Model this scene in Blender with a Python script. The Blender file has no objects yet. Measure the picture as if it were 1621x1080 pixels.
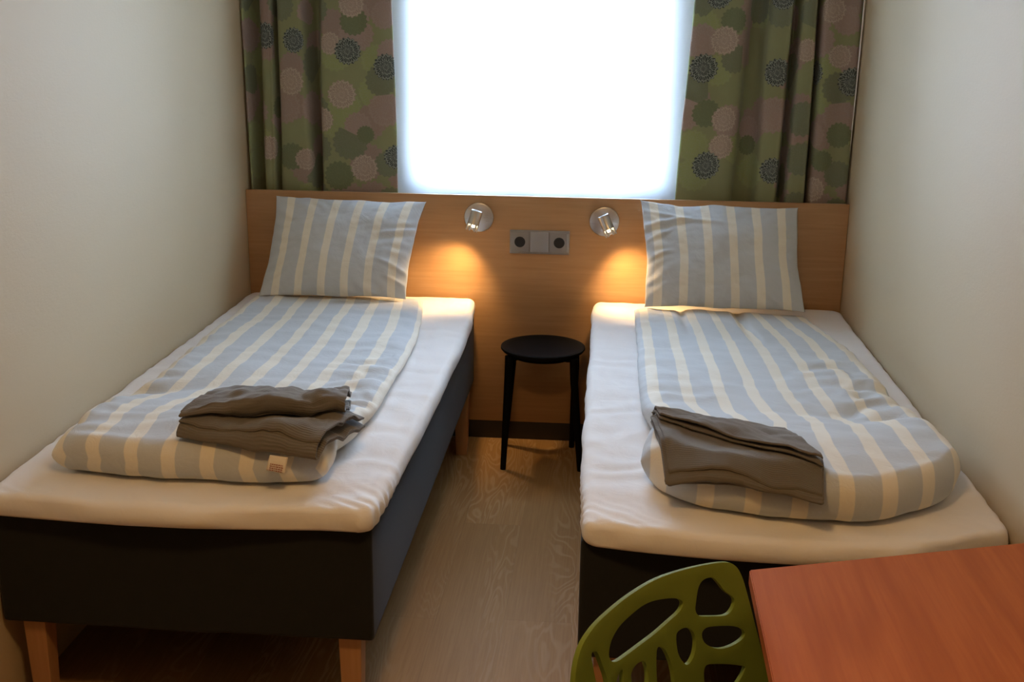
import bpy, bmesh, math, random
from mathutils import Vector, Matrix, noise, geometry
from mathutils.bvhtree import BVHTree
S = bpy.context.scene
COL = S.collection
PI = math.pi
random.seed(7)

# ------------------------------------------------------------------ helpers
def s2l(c):
    return tuple(((v/255)/12.92 if v/255 <= 0.04045 else ((v/255+0.055)/1.055)**2.4) for v in c)

def link(o, parent=None):
    COL.objects.link(o)
    if parent is not None:
        o.parent = parent
    return o

def root_of(p):
    w = Vector((0, 0, 0))
    while p is not None:
        w += p.location
        p = p.parent
    return w

def mk(name, verts, faces, mat, parent=None, uvs=None, smooth=True, mods=None):
    """link world-space geometry as ONE mesh object whose origin is its own base"""
    xs = [v[0] for v in verts]; ys = [v[1] for v in verts]; zs = [v[2] for v in verts]
    c = Vector(((min(xs)+max(xs))/2, (min(ys)+max(ys))/2, min(zs)))
    me = bpy.data.meshes.new(name)
    me.from_pydata([(v[0]-c.x, v[1]-c.y, v[2]-c.z) for v in verts], [], faces)
    if uvs is not None:
        uvl = me.uv_layers.new(name='UVMap')
        for lp in me.loops:
            uvl.data[lp.index].uv = uvs[lp.vertex_index]
    me.validate()
    bm = bmesh.new(); bm.from_mesh(me)
    bmesh.ops.recalc_face_normals(bm, faces=bm.faces)
    bm.to_mesh(me); bm.free()
    for p in me.polygons:
        p.use_smooth = smooth
    me.materials.append(mat)
    o = bpy.data.objects.new(name, me)
    o.location = c - root_of(parent)
    link(o, parent)
    for m in (mods or []):
        md = o.modifiers.new(m[0], m[0])
        for k, v in m[1].items():
            setattr(md, k, v)
    return o

def mk_bm(name, bm, mat, parent=None, smooth=False, mods=None):
    bm.verts.ensure_lookup_table(); bm.verts.index_update()
    vs = [v.co[:] for v in bm.verts]
    fs = [[v.index for v in f.verts] for f in bm.faces]
    bm.free()
    return mk(name, vs, fs, mat, parent, None, smooth, mods)

def tag(o, label=None, cat=None, group=None, kind=None):
    if label: o['label'] = label
    if cat: o['category'] = cat
    if group: o['group'] = group
    if kind: o['kind'] = kind
    return o

def thing(name, loc, label, cat, group=None):
    o = bpy.data.objects.new(name, None)
    o.location = loc; o.empty_display_size = 0.05
    link(o)
    return tag(o, label, cat, group)

def bm_box(bm, x0, x1, y0, y1, z0, z1, bev=0.0, seg=2):
    r = bmesh.ops.create_cube(bm, size=1)
    vs = r['verts']
    for v in vs:
        v.co = Vector(((x0+x1)/2+v.co.x*(x1-x0), (y0+y1)/2+v.co.y*(y1-y0), (z0+z1)/2+v.co.z*(z1-z0)))
    if bev > 0:
        es = {e for v in vs for e in v.link_edges}
        bmesh.ops.bevel(bm, geom=list(es), offset=bev, segments=seg, profile=0.6, affect='EDGES')

def box(name, x0, x1, y0, y1, z0, z1, mat, parent=None, bev=0.0, seg=2, smooth=None):
    bm = bmesh.new(); bm_box(bm, x0, x1, y0, y1, z0, z1, bev, seg)
    o = mk_bm(name, bm, mat, parent, smooth=(bev > 0 if smooth is None else smooth))
    return o

def frame_axes(d):
    d = Vector(d).normalized()
    a = Vector((0, 0, 1)) if abs(d.z) < 0.9 else Vector((1, 0, 0))
    u = d.cross(a).normalized(); w = d.cross(u).normalized()
    return u, w, d

def lathe(name, base, axis, prof, mat, parent=None, n=40, cap0=True, cap1=True):
    """prof = [(distance along axis, radius)]"""
    u, w, d = frame_axes(axis); base = Vector(base)
    vs, fs = [], []
    for (h, r) in prof:
        for k in range(n):
            a = 2*PI*k/n
            vs.append((base + d*h + u*(r*math.cos(a)) + w*(r*math.sin(a)))[:])
    m = len(prof)
    for i in range(m-1):
        for k in range(n):
            k2 = (k+1) % n
            fs.append((i*n+k, i*n+k2, (i+1)*n+k2, (i+1)*n+k))
    if cap0: fs.append(tuple(range(n)))
    if cap1: fs.append(tuple((m-1)*n+k for k in range(n)))
    o = mk(name, vs, fs, mat, parent)
    sharp(o)
    return o

def sharp(o, ang=35):
    me = o.data
    bm = bmesh.new(); bm.from_mesh(me)
    for e in bm.edges:
        if len(e.link_faces) == 2 and e.calc_face_angle(0) > math.radians(ang):
            e.smooth = False
    bm.to_mesh(me); bm.free()

def tube(name, pts, radii, mat, parent=None, n=14):
    pts = [Vector(p) for p in pts]
    vs, fs = [], []
    pu = None
    for i, p in enumerate(pts):
        d = (pts[min(i+1, len(pts)-1)] - pts[max(i-1, 0)]).normalized()
        if pu is None:
            u, w, _ = frame_axes(d)
        else:
            u = (pu - d*pu.dot(d)).normalized(); w = d.cross(u)
        pu = u
        r = radii[i] if hasattr(radii, '__len__') else radii
        for k in range(n):
            a = 2*PI*k/n
            vs.append((p+u*(r*math.cos(a))+w*(r*math.sin(a)))[:])
    for i in range(len(pts)-1):
        for k in range(n):
            k2 = (k+1) % n
            fs.append((i*n+k, i*n+k2, (i+1)*n+k2, (i+1)*n+k))
    fs.append(tuple(range(n))); fs.append(tuple((len(pts)-1)*n+k for k in range(n)))
    o = mk(name, vs, fs, mat, parent); sharp(o, 50)
    return o

def interp(tab, t):
    """smooth (Catmull-Rom-like, monotone smoothstep-free) interpolation of [(t, value)]"""
    if t <= tab[0][0]: return tab[0][1]
    if t >= tab[-1][0]: return tab[-1][1]
    for i in range(len(tab)-1):
        if tab[i][0] <= t <= tab[i+1][0]:
            t0, p0 = tab[i]; t1, p1 = tab[i+1]
            h = t1-t0
            def slope(j):
                if j <= 0: return (tab[1][1]-tab[0][1])/(tab[1][0]-tab[0][0])
                if j >= len(tab)-1: return (tab[-1][1]-tab[-2][1])/(tab[-1][0]-tab[-2][0])
                return (tab[j+1][1]-tab[j-1][1])/(tab[j+1][0]-tab[j-1][0])
            m0, m1 = slope(i)*h, slope(i+1)*h
            x = (t-t0)/h
            return ((2*x**3-3*x**2+1)*p0+(x**3-2*x**2+x)*m0+(-2*x**3+3*x**2)*p1+(x**3-x**2)*m1)
    return tab[-1][1]

def fbm(x, y, z=0.0, oc=3):
    s, a, f = 0, 1, 1
    for _ in range(oc):
        s += a*noise.noise(Vector((x*f, y*f, z*f+7.3*_))); a *= 0.5; f *= 2.03
    return s

def sstep(a, b, x):
    t = max(0, min(1, (x-a)/(b-a))); return t*t*(3-2*t)

# ------------------------------------------------------------------ materials
class NT:
    def __init__(s, name):
        s.m = bpy.data.materials.new(name); s.m.use_nodes = True
        s.t = s.m.node_tree; s.t.nodes.clear()
        s.out = s.n('ShaderNodeOutputMaterial')
    def n(s, typ, **kw):
        nd = s.t.nodes.new(typ)
        for k, v in kw.items(): setattr(nd, k, v)
        return nd
    def l(s, a, b): s.t.links.new(a, b)
    def val(s, sock, v):
        if isinstance(v, bpy.types.NodeSocket): s.l(v, sock)
        else: sock.default_value = v
    def math(s, op, a, b=0.0, clamp=False):
        nd = s.n('ShaderNodeMath', operation=op); nd.use_clamp = clamp
        s.val(nd.inputs[0], a); s.val(nd.inputs[1], b); return nd.outputs[0]
    def mix(s, f, a, b, bt='MIX'):
        nd = s.n('ShaderNodeMix', data_type='RGBA', blend_type=bt)
        s.val(nd.inputs[0], f)
        s.val(nd.inputs[6], a if isinstance(a, bpy.types.NodeSocket) else (*a[:3], 1))
        s.val(nd.inputs[7], b if isinstance(b, bpy.types.NodeSocket) else (*b[:3], 1))
        return nd.outputs[2]
    def mapr(s, v, a, b, c=0.0, d=1.0, smooth=False):
        nd = s.n('ShaderNodeMapRange'); nd.clamp = True
        if smooth: nd.interpolation_type = 'SMOOTHSTEP'
        s.val(nd.inputs[0], v); nd.inputs[1].default_value = a; nd.inputs[2].default_value = b
        nd.inputs[3].default_value = c; nd.inputs[4].default_value = d
        return nd.outputs[0]
    def coords(s, kind='Object', scale=(1, 1, 1), loc=(0, 0, 0), rot=(0, 0, 0)):
        tc = s.n('ShaderNodeTexCoord'); mp = s.n('ShaderNodeMapping')
        s.l(tc.outputs[kind], mp.inputs[0])
        mp.inputs['Scale'].default_value = scale; mp.inputs['Location'].default_value = loc
        mp.inputs['Rotation'].default_value = rot
        return mp.outputs[0]
    def noise(s, vec, scale, detail=3, rough=0.5, dist=0.0):
        nd = s.n('ShaderNodeTexNoise'); s.l(vec, nd.inputs['Vector'])
        nd.inputs['Scale'].default_value = scale; nd.inputs['Detail'].default_value = detail
        nd.inputs['Roughness'].default_value = rough; nd.inputs['Distortion'].default_value = dist
        return nd.outputs['Fac']
    def bump(s, h, strength=0.3, dist=0.002, normal=None):
        nd = s.n('ShaderNodeBump'); s.l(h, nd.inputs['Height'])
        nd.inputs['Strength'].default_value = strength; nd.inputs['Distance'].default_value = dist
        if normal: s.l(normal, nd.inputs['Normal'])
        return nd.outputs[0]
    def pbr(s, col, rough=0.6, metal=0.0, bump=None, sheen=0.0, spec=0.5, coat=0.0):
        b = s.n('ShaderNodeBsdfPrincipled')
        s.val(b.inputs['Base Color'], col if isinstance(col, bpy.types.NodeSocket) else (*col[:3], 1))
        s.val(b.inputs['Roughness'], rough); b.inputs['Metallic'].default_value = metal
        b.inputs['Specular IOR Level'].default_value = spec
        if sheen: b.inputs['Sheen Weight'].default_value = sheen
        if coat: b.inputs['Coat Weight'].default_value = coat; b.inputs['Coat Roughness'].default_value = 0.25
        if bump: s.l(bump, b.inputs['Normal'])
        s.l(b.outputs[0], s.out.inputs[0])
        return b

def m_wall():
    t = NT('wall_paint')
    c = t.coords('Object', (1, 1, 1))
    c2 = t.coords('Object', (1, 60, 160))
    n1 = t.noise(c2, 1.0, 3, 0.6); n2 = t.noise(c, 90, 2)
    h = t.math('ADD', n1, t.math('MULTIPLY', n2, 0.5))
    v = t.noise(c, 1.2, 2)
    col = t.mix(v, (0.520, 0.422, 0.270), (0.550, 0.447, 0.295))
    t.pbr(col, 0.62, bump=t.bump(h, 0.25, 0.0015), spec=0.4)
    return t.m

def m_plain(name, col, rough=0.6, metal=0.0, spec=0.5):
    t = NT(name); c = t.coords('Object')
    n = t.noise(c, 30, 2)
    cc = t.mix(n, tuple(v*0.94 for v in col), tuple(min(1, v*1.05) for v in col))
    t.pbr(cc, rough, metal, spec=spec)
    return t.m

def m_wood(name, c1, c2, c3, axis='x', rough=0.45, fine=60, coat=0.0, spec=0.4, ringamt=0.45):
    """laminate wood, grain running along axis"""
    t = NT(name)
    st = {'x': (0.05, 1, 1), 'y': (1, 0.05, 1), 'z': (1, 1, 0.05)}[axis]
    cf = t.coords('Object', st)
    fine_n = t.noise(cf, fine*2.2, 3, 0.6)
    st2 = {'x': (0.14, 1, 1), 'y': (1, 0.14, 1), 'z': (1, 1, 0.14)}[axis]
    big = t.noise(t.coords('Object', st2, (3.1, 1.7, 0.4)), 4.5, 2, 0.5, 0.3)
    rings = t.math('SINE', t.math('MULTIPLY', big, 60.0))
    rings = t.mapr(rings, -1, 1)
    a = t.mix(t.mapr(fine_n, 0.32, 0.68), c1, c2)
    b = t.mix(t.math('MULTIPLY', rings, ringamt), a, c3)
    rg = t.mapr(fine_n, 0.2, 0.8, rough-0.06, rough+0.08)
    t.pbr(b, rg, bump=t.bump(fine_n, 0.06, 0.0006), spec=spec, coat=coat)
    return t.m

def m_floor():
    t = NT('oak_look_floor')
    tc = t.n('ShaderNodeTexCoord')
    sep = t.n('ShaderNodeSeparateXYZ'); t.l(tc.outputs['Object'], sep.inputs[0])
    x, y = sep.outputs[0], sep.outputs[1]
    pw = 0.19
    xi = t.math('FLOOR', t.math('DIVIDE', x, pw))
    off = t.math('MULTIPLY', xi, 0.617)
    yl = t.math('DIVIDE', t.math('ADD', y, off), 1.25)
    yi = t.math('FLOOR', yl)
    cmb = t.n('ShaderNodeCombineXYZ'); t.l(xi, cmb.inputs[0]); t.l(yi, cmb.inputs[1])
    wn = t.n('ShaderNodeTexWhiteNoise', noise_dimensions='3D'); t.l(cmb.outputs[0], wn.inputs['Vector'])
    rnd = wn.outputs['Value']
    # cathedral figure: contour lines of a stretched noise, different on each board
    v = t.n('ShaderNodeCombineXYZ')
    t.l(t.math('MULTIPLY', x, 8.0), v.inputs[0]); t.l(t.math('MULTIPLY', y, 1.15), v.inputs[1])
    t.l(t.math('MULTIPLY', rnd, 40.0), v.inputs[2])
    n = t.noise(v.outputs[0], 1.0, 3, 0.45, 0.5)
    ring = t.mapr(t.math('SINE', t.math('MULTIPLY', n, 150.0)), 0.0, 1.0)
    fv = t.n('ShaderNodeCombineXYZ')
    t.l(t.math('MULTIPLY', x, 180.0), fv.inputs[0]); t.l(t.math('MULTIPLY', y, 5.0), fv.inputs[1]); t.l(rnd, fv.inputs[2])
    fine = t.noise(fv.outputs[0], 1.0, 3, 0.6)
    patch = t.mapr(t.noise(v.outputs[0], 0.55, 2), 0.40, 0.62, smooth=True)
    base = t.mix(t.mapr(fine, 0.3, 0.7), (0.345, 0.185, 0.068), (0.410, 0.232, 0.088))
    tone = t.mix(rnd, (0.88, 0.88, 0.86), (1.05, 1.04, 1.02))
    base = t.mix(1.0, base, tone, 'MULTIPLY')
    col = t.mix(t.math('MULTIPLY', t.math('MULTIPLY', ring, patch), 0.5), base, (0.53, 0.36, 0.19))
    fx = t.math('FRACT', t.math('DIVIDE', x, pw)); fy = t.math('FRACT', yl)
    ex = t.math('LESS_THAN', t.math('MINIMUM', fx, t.math('SUBTRACT', 1.0, fx)), 0.006)
    ey = t.math('LESS_THAN', t.math('MINIMUM', fy, t.math('SUBTRACT', 1.0, fy)), 0.001)
    seam = t.math('MAXIMUM', ex, ey)
    col = t.mix(t.math('MULTIPLY', seam, 0.15), col, (0.10, 0.065, 0.035))
    t.pbr(col, t.mapr(fine, 0, 1, 0.55, 0.68), bump=t.bump(fine, 0.05, 0.0005), spec=0.15)
    return t.m

def m_cloth(name, col, weave=900, rough=0.9, sheen=0.2, amt=0.3, var=0.07, wr=0.0):
    t = NT(name); c = t.coords('Object')
    n = t.noise(c, weave, 2, 0.5); b = t.noise(c, 14, 3)
    cc = t.mix(b, tuple(v*(1-var) for v in col), tuple(v*(1+var) for v in col))
    nr = t.bump(n, amt, 0.0006)
    if wr > 0:
        w = t.noise(t.coords('Object', (1, 1, 1)), 16, 4, 0.55, 0.8)
        nr = t.bump(w, wr, 0.006, nr)
    t.pbr(cc, rough, sheen=sheen, bump=nr, spec=0.2)
    return t.m

def m_stripes(name, period=0.0937, cream=0.034, phase=0.0):
    """woven stripes that run the length of the bedding; UV.x is the distance across the cloth in metres"""
    t = NT(name)
    uv = t.n('ShaderNodeUVMap'); uv.uv_map = 'UVMap'
    sep = t.n('ShaderNodeSeparateXYZ'); t.l(uv.outputs[0], sep.inputs[0])
    wob = t.noise(uv.outputs[0], 9, 2)
    x = t.math('ADD', sep.outputs[0], t.math('MULTIPLY', t.math('SUBTRACT', wob, 0.5), 0.004))
    f = t.math('FRACT', t.math('DIVIDE', t.math('ADD', x, 10*period+period/2-phase), period))
    d = t.math('MULTIPLY', t.math('ABSOLUTE', t.math('SUBTRACT', f, 0.5)), period)
    m = t.mapr(d, cream/2-0.0012, cream/2+0.0012, 1, 0)
    mp = t.n('ShaderNodeMapping'); t.l(uv.outputs[0], mp.inputs[0]); mp.inputs['Scale'].default_value = (40, 900, 1)
    slub = t.noise(mp.outputs[0], 1.0, 2)
    blue = t.mix(slub, (0.475, 0.505, 0.525), (0.525, 0.555, 0.575))
    crm = t.mix(slub, (0.71, 0.665, 0.56), (0.76, 0.715, 0.61))
    col = t.mix(m, blue, crm)
    w = t.noise(t.coords('Object'), 18, 4, 0.55, 0.9)
    nr = t.bump(w, 0.45, 0.006, t.bump(slub, 0.15, 0.0005))
    t.pbr(col, 0.75, sheen=0.15, bump=nr, spec=0.25)
    return t.m

def m_towel(name, col):
    t = NT(name)
    uv = t.n('ShaderNodeUVMap'); uv.uv_map = 'UVMap'
    sep = t.n('ShaderNodeSeparateXYZ'); t.l(uv.outputs[0], sep.inputs[0])
    rib = t.math('SINE', t.math('MULTIPLY', sep.outputs[0], 2*PI/0.0065))
    rib = t.mapr(rib, -1, 1)
    rib = t.mix(t.mapr(t.noise(t.coords('Object'), 9, 2), 0.35, 0.65), (0.5, 0.5, 0.5), rib)
    n = t.noise(t.coords('Object'), 260, 3)
    h = t.math('ADD', rib, t.math('MULTIPLY', n, 0.5))
    cc = t.mix(rib, tuple(v*0.80 for v in col), tuple(v*1.12 for v in col))
    t.pbr(cc, 0.95, sheen=0.25, bump=t.bump(h, 0.5, 0.0015), spec=0.1)
    return t.m

def m_plastic(name, col, rough=0.35, trans=0.0):
    t = NT(name); n = t.noise(t.coords('Object'), 200, 2)
    b = t.pbr(col, rough, bump=t.bump(n, 0.03, 0.0004), spec=0.5)
    return t.m

def m_metal(name, col, rough=0.3, aniso=False):
    t = NT(name)
    n = t.noise(t.coords('Object', (4, 4, 220)), 3.0, 3)
    t.pbr(tuple(col), t.mapr(n, 0, 1, rough-0.08, rough+0.1), 1.0, bump=t.bump(n, 0.01, 0.0001))
    return t.m

def m_emit(name, col, st):
    t = NT(name); e = t.n('ShaderNodeEmission')
    e.inputs[0].default_value = (*col, 1); e.inputs[1].default_value = st
    t.l(e.outputs[0], t.out.inputs[0]); return t.m

def m_sheer():
    t = NT('sheer_voile')
    n = t.noise(t.coords('Object', (1, 1, 1)), 700, 2)
    slub = t.noise(t.coords('Object', (6, 6, 300)), 1.0, 3)
    col = t.mix(slub, (0.78, 0.86, 0.94), (0.83, 0.91, 0.98))
    d = t.n('ShaderNodeBsdfDiffuse'); t.l(col, d.inputs[0])
    tr = t.n('ShaderNodeBsdfTranslucent'); t.l(col, tr.inputs[0])
    tp = t.n('ShaderNodeBsdfTransparent'); tp.inputs[0].default_value = (1, 1, 1, 1)
    m1 = t.n('ShaderNodeMixShader'); m1.inputs[0].default_value = 0.62
    t.l(d.outputs[0], m1.inputs[1]); t.l(tr.outputs[0], m1.inputs[2])
    m2 = t.n('ShaderNodeMixShader'); t.val(m2.inputs[0], t.mapr(n, 0, 1, 0.27, 0.37))
    t.l(m1.outputs[0], m2.inputs[1]); t.l(tp.outputs[0], m2.inputs[2])
    t.l(m2.outputs[0], t.out.inputs[0])
    return t.m

def m_glass():
    t = NT('window_glass')
    g = t.n('ShaderNodeBsdfGlossy'); g.inputs['Roughness'].default_value = 0.02
    tp = t.n('ShaderNodeBsdfTransparent'); tp.inputs[0].default_value = (0.96, 0.98, 0.98, 1)
    f = t.n('ShaderNodeFresnel'); f.inputs[0].default_value = 1.45
    n = t.noise(t.coords('Object'), 2, 1); fr = t.math('MULTIPLY', f.outputs[0], t.mapr(n, 0, 1, 0.95, 1.0))
    m = t.n('ShaderNodeMixShader'); t.l(fr, m.inputs[0]); t.l(tp.outputs[0], m.inputs[1]); t.l(g.outputs[0], m.inputs[2])
    t.l(m.outputs[0], t.out.inputs[0]); return t.m

# flower group for the curtain print --------------------------------------
def flower_group():
    g = bpy.data.node_groups.new('petal_flower', 'ShaderNodeTree')
    for nme, typ in (('P', 'NodeSocketVector'), ('Center', 'NodeSocketVector'), ('Radius', 'NodeSocketFloat')):
        g.interface.new_socket(name=nme, in_out='INPUT', socket_type=typ)
    for nme in ('Mask', 'Petal'):
        g.interface.new_socket(name=nme, in_out='OUTPUT', socket_type='NodeSocketFloat')
    N = g.nodes.new; L = g.links.new
    gi = N('NodeGroupInput'); go = N('NodeGroupOutput')
    def mth(op, a, b=None, clamp=False):
        m = N('ShaderNodeMath'); m.operation = op; m.use_clamp = clamp
        for i, q in enumerate((a, b)):
            if q is None: continue
            if isinstance(q, (int, float)): m.inputs[i].default_value = q
            else: L(q, m.inputs[i])
        return m.outputs[0]
    sub = N('ShaderNodeVectorMath'); sub.operation = 'SUBTRACT'; L(gi.outputs[0], sub.inputs[0]); L(gi.outputs[1], sub.inputs[1])
    sp = N('ShaderNodeSeparateXYZ'); L(sub.outputs[0], sp.inputs[0])
    dx, dy = sp.outputs[0], sp.outputs[1]
    rr = mth('SQRT', mth('ADD', mth('MULTIPLY', dx, dx), mth('MULTIPLY', dy, dy)))
    r = mth('DIVIDE', rr, gi.outputs[2])
    ang = mth('ARCTAN2', dy, dx)
    scal = mth('MULTIPLY', mth('COSINE', mth('MULTIPLY', ang, 17.0)), 0.05)
    edge = mth('SUBTRACT', mth('ADD', 0.93, scal), r)
    mask = mth('MULTIPLY', edge, 16.0, True)
    cv = N('ShaderNodeCombineXYZ')
    L(mth('MULTIPLY', ang, 4.4), cv.inputs[0]); L(mth('MULTIPLY', mth('POWER', r, 0.8), 2.7), cv.inputs[1])
    L(mth('MULTIPLY', gi.outputs[2], 31.0), cv.inputs[2])
    vo = N('ShaderNodeTexVoronoi'); vo.feature = 'DISTANCE_TO_EDGE'; vo.voronoi_dimensions = '2D'
    vo.inputs['Scale'].default_value = 1.25; vo.inputs['Randomness'].default_value = 0.75
    L(cv.outputs[0], vo.inputs['Vector'])
    pet = mth('MULTIPLY', mth('SUBTRACT', 0.17, vo.outputs['Distance']), 9.0, True)
    L(mask, go.inputs[0]); L(pet, go.inputs[1])
    return g

FG = flower_group()
def m_curtain(name, darks, pales, mids):
    """printed cotton: olive ground, overlapping blossoms; UV is metres of cloth"""
    t = NT(name)
    uv = t.n('ShaderNodeUVMap'); uv.uv_map = 'UVMap'
    P = uv.outputs[0]
    def fl(center, radius):
        g = t.n('ShaderNodeGroup'); g.node_tree = FG
        t.l(P, g.inputs[0])
        if isinstance(center, bpy.types.NodeSocket): t.l(center, g.inputs[1])
        else: g.inputs[1].default_value = (center[0], center[1], 0)
        t.val(g.inputs[2], radius)
        return g.outputs[0], g.outputs[1]
    gb = t.noise(P, 12, 2)
    col = t.mix(gb, (0.215, 0.230, 0.120), (0.25, 0.265, 0.14))
    def vlayer(col, scale, off, rad, ca, cb, petal, thr):
        mp = t.n('ShaderNodeMapping'); t.l(P, mp.inputs[0]); mp.inputs['Location'].default_value = (off, off*1.7, 0)
        mp.vector_type = 'POINT'
        vo = t.n('ShaderNodeTexVoronoi'); vo.voronoi_dimensions = '2D'; vo.inputs['Scale'].default_value = scale
        vo.inputs['Randomness'].default_value = 0.8
        t.l(mp.outputs[0], vo.inputs['Vector'])
        sb = t.n('ShaderNodeVectorMath', operation='SUBTRACT'); t.l(vo.outputs['Position'], sb.inputs[0])
        sb.inputs[1].default_value = (off, off*1.7, 0)
        sc = t.n('ShaderNodeSeparateColor'); t.l(vo.outputs['Color'], sc.inputs[0])
        R = t.mapr(sc.outputs[1], 0, 1, rad*0.75, rad*1.1)
        m, p = fl(sb.outputs[0], R)
        on = t.math('GREATER_THAN', sc.outputs[0], thr)
        base = t.mix(t.math('GREATER_THAN', sc.outputs[2], 0.5), ca, cb)
        lt = t.n('ShaderNodeHueSaturation'); t.l(base, lt.inputs['Color']); lt.inputs['Value'].default_value = 1.0+petal; lt.inputs['Saturation'].default_value = 0.85
        fc = t.mix(t.math('MULTIPLY', p, 0.9), base, lt.outputs[0])
        return t.mix(t.math('MULTIPLY', m, on), col, fc)
    col = vlayer(col, 7.0, 0.0, 0.075, (0.275, 0.205, 0.168), (0.25, 0.285, 0.125), 0.02, 0.15)
    col = vlayer(col, 7.5, 0.31, 0.070, (0.165, 0.182, 0.110), (0.30, 0.225, 0.188), 0.05, 0.45)
    for (cx, cy, r) in mids:
        m, p = fl((cx, cy), r)
        col = t.mix(m, col, t.mix(t.math('MULTIPLY', p, 0.3), (0.145, 0.165, 0.09), (0.19, 0.22, 0.12)))
    for (cx, cy, r) in pales:
        m, p = fl((cx, cy), r)
        col = t.mix(m, col, t.mix(t.math('MULTIPLY', p, 0.8), (0.31, 0.24, 0.20), (0.46, 0.385, 0.30)))
    for (cx, cy, r) in darks:
        m, p = fl((cx, cy), r)
        col = t.mix(m, col, t.mix(t.math('MULTIPLY', p, 0.85), (0.050, 0.062, 0.058), (0.27, 0.30, 0.26)))
    w = t.noise(P, 900, 2)
    t.pbr(col, 0.85, bump=t.bump(w, 0.15, 0.0004), spec=0.2, sheen=0.1)
    return t.m

M_wall = m_wall()
M_ceil = m_plain('ceiling_paint', (0.78, 0.76, 0.70), 0.8)
M_floor = m_floor()
M_head = m_wood('headboard_laminate', (0.40, 0.225, 0.105), (0.46, 0.27, 0.13), (0.35, 0.19, 0.085), 'x', 0.5, 40, ringamt=0.25)
M_desk = m_wood('desk_laminate', (0.34, 0.095, 0.024), (0.40, 0.125, 0.034), (0.28, 0.075, 0.018), 'y', 0.6, 45, ringamt=0.45, spec=0.08)
M_deskedge = m_wood('desk_edge_band', (0.42, 0.20, 0.09), (0.52, 0.27, 0.13), (0.35, 0.15, 0.06), 'x', 0.45, 45, ringamt=0.2)
M_leg = m_wood('bed_leg_wood', (0.42, 0.22, 0.10), (0.48, 0.265, 0.13), (0.34, 0.165, 0.07), 'z', 0.45, 50)
M_base = m_cloth('bed_base_fabric', (0.0135, 0.0145, 0.0145), 1200, 0.95, 0.1, 0.35, 0.1)
M_sheet = m_cloth('white_sheet_cotton', (0.79, 0.775, 0.765), 1100, 0.8, 0.1, 0.15, 0.015, wr=0.35)
M_str_dl = m_stripes('striped_duvet_cotton_l', 0.0937, 0.034, 0.110)
M_str_dr = m_stripes('striped_duvet_cotton_r', 0.0957, 0.034, 0.038)
M_str_pl = m_stripes('striped_pillow_cotton_l', 0.092, 0.031, 0.062)
M_str_pr = m_stripes('striped_pillow_cotton_r', 0.0955, 0.032, 0.045)
M_towel = m_towel('taupe_waffle_cotton', (0.148, 0.134, 0.112))
M_towel2 = m_towel('taupe_waffle_cotton_darker', (0.135, 0.120, 0.096))  # slightly darker, browner taupe than the other towel
M_black = m_plain('black_paint', (0.006, 0.006, 0.0065), 0.7, spec=0.08)
M_skirt = m_plain('dark_baseboard_paint', (0.030, 0.024, 0.020), 0.5)
M_chrome = m_metal('brushed_steel', (0.62, 0.61, 0.60), 0.3)
M_alu = m_plain('outlet_aluminium', (0.30, 0.29, 0.28), 0.4, 0.5)
M_alu2 = m_plain('outlet_grey', (0.36, 0.37, 0.39), 0.35, 0.5)
M_sock = m_plastic('socket_black', (0.012, 0.012, 0.013), 0.4)
M_green = m_plain('green_plastic', (0.140, 0.185, 0.030), 0.6, spec=0.06)
M_lens = m_emit('lamp_glow', (1.0, 0.72, 0.36), 14.0)
M_white = m_plain('white_paint', (0.82, 0.82, 0.81), 0.5)
M_label = m_cloth('label_ribbon', (0.72, 0.66, 0.56), 900, 0.7, 0.0, 0.2, 0.03)
M_ink = m_plain('label_ink', (0.30, 0.08, 0.05), 0.8)
M_sheer = m_sheer()
M_glass = m_glass()
M_bulb = m_emit('ceiling_glow', (1.0, 0.74, 0.46), 4.0)

# ------------------------------------------------------------------ setting
W = 2.276
YB, YF, ZC = 0.245, -5.6, 2.5
def struct(o, name=None):
    o['kind'] = 'structure'; return o
struct(box('floor', -0.1, W+0.1, YF-0.1, YB+0.12, -0.06, 0.0, M_floor))
struct(box('ceiling', -0.1, W+0.1, YF-0.1, YB+0.12, ZC, ZC+0.08, M_ceil))
struct(box('wall_left', -0.1, 0.0, YF, YB+0.12, 0, ZC, M_wall))
struct(box('wall_right', W, W+0.1, YF, YB+0.12, 0, ZC, M_wall))
struct(box('wall_front', 0, W, YF-0.1, YF, 0, ZC, M_wall))
WX0, WX1, WZ0, WZ1 = 0.610, 1.617, 0.972, 2.25
bm = bmesh.new()
bm_box(bm, 0, WX0, YB, YB+0.12, 0, ZC); bm_box(bm, WX1, W, YB, YB+0.12, 0, ZC)
bm_box(bm, WX0, WX1, YB, YB+0.12, 0, WZ0); bm_box(bm, WX0, WX1, YB, YB+0.12, WZ1, ZC)
struct(mk_bm('wall_back', bm, M_wall))
# window with frame, pane and sill
bm = bmesh.new()
f = 0.040
bm_box(bm, WX0, WX0+f, YB+0.0, YB+0.06, WZ0, WZ1); bm_box(bm, WX1-f, WX1, YB+0.0, YB+0.06, WZ0, WZ1)
bm_box(bm, WX0+f, WX1-f, YB+0.0, YB+0.06, WZ0, WZ0+f); bm_box(bm, WX0+f, WX1-f, YB+0.0, YB+0.06, WZ1-f, WZ1)
win = struct(mk_bm('window_1', bm, M_white))
box('pane', WX0+f, WX1-f, YB+0.028, YB+0.034, WZ0+f, WZ1-f, M_glass, win)
box('window_sill', WX0-0.02, WX1+0.02, YB-0.02, YB+0.0, WZ0-0.02, WZ0, M_white, win)
struct(box('baseboard_back', 0.0, W, 0.008, 0.03, 0.0, 0.074, M_skirt, bev=0.002))
struct(box('trim_1', 0.0, W, 0.018, YB, 0.90, 0.915, M_head))   # ledge closing the gap behind the headboard

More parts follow.
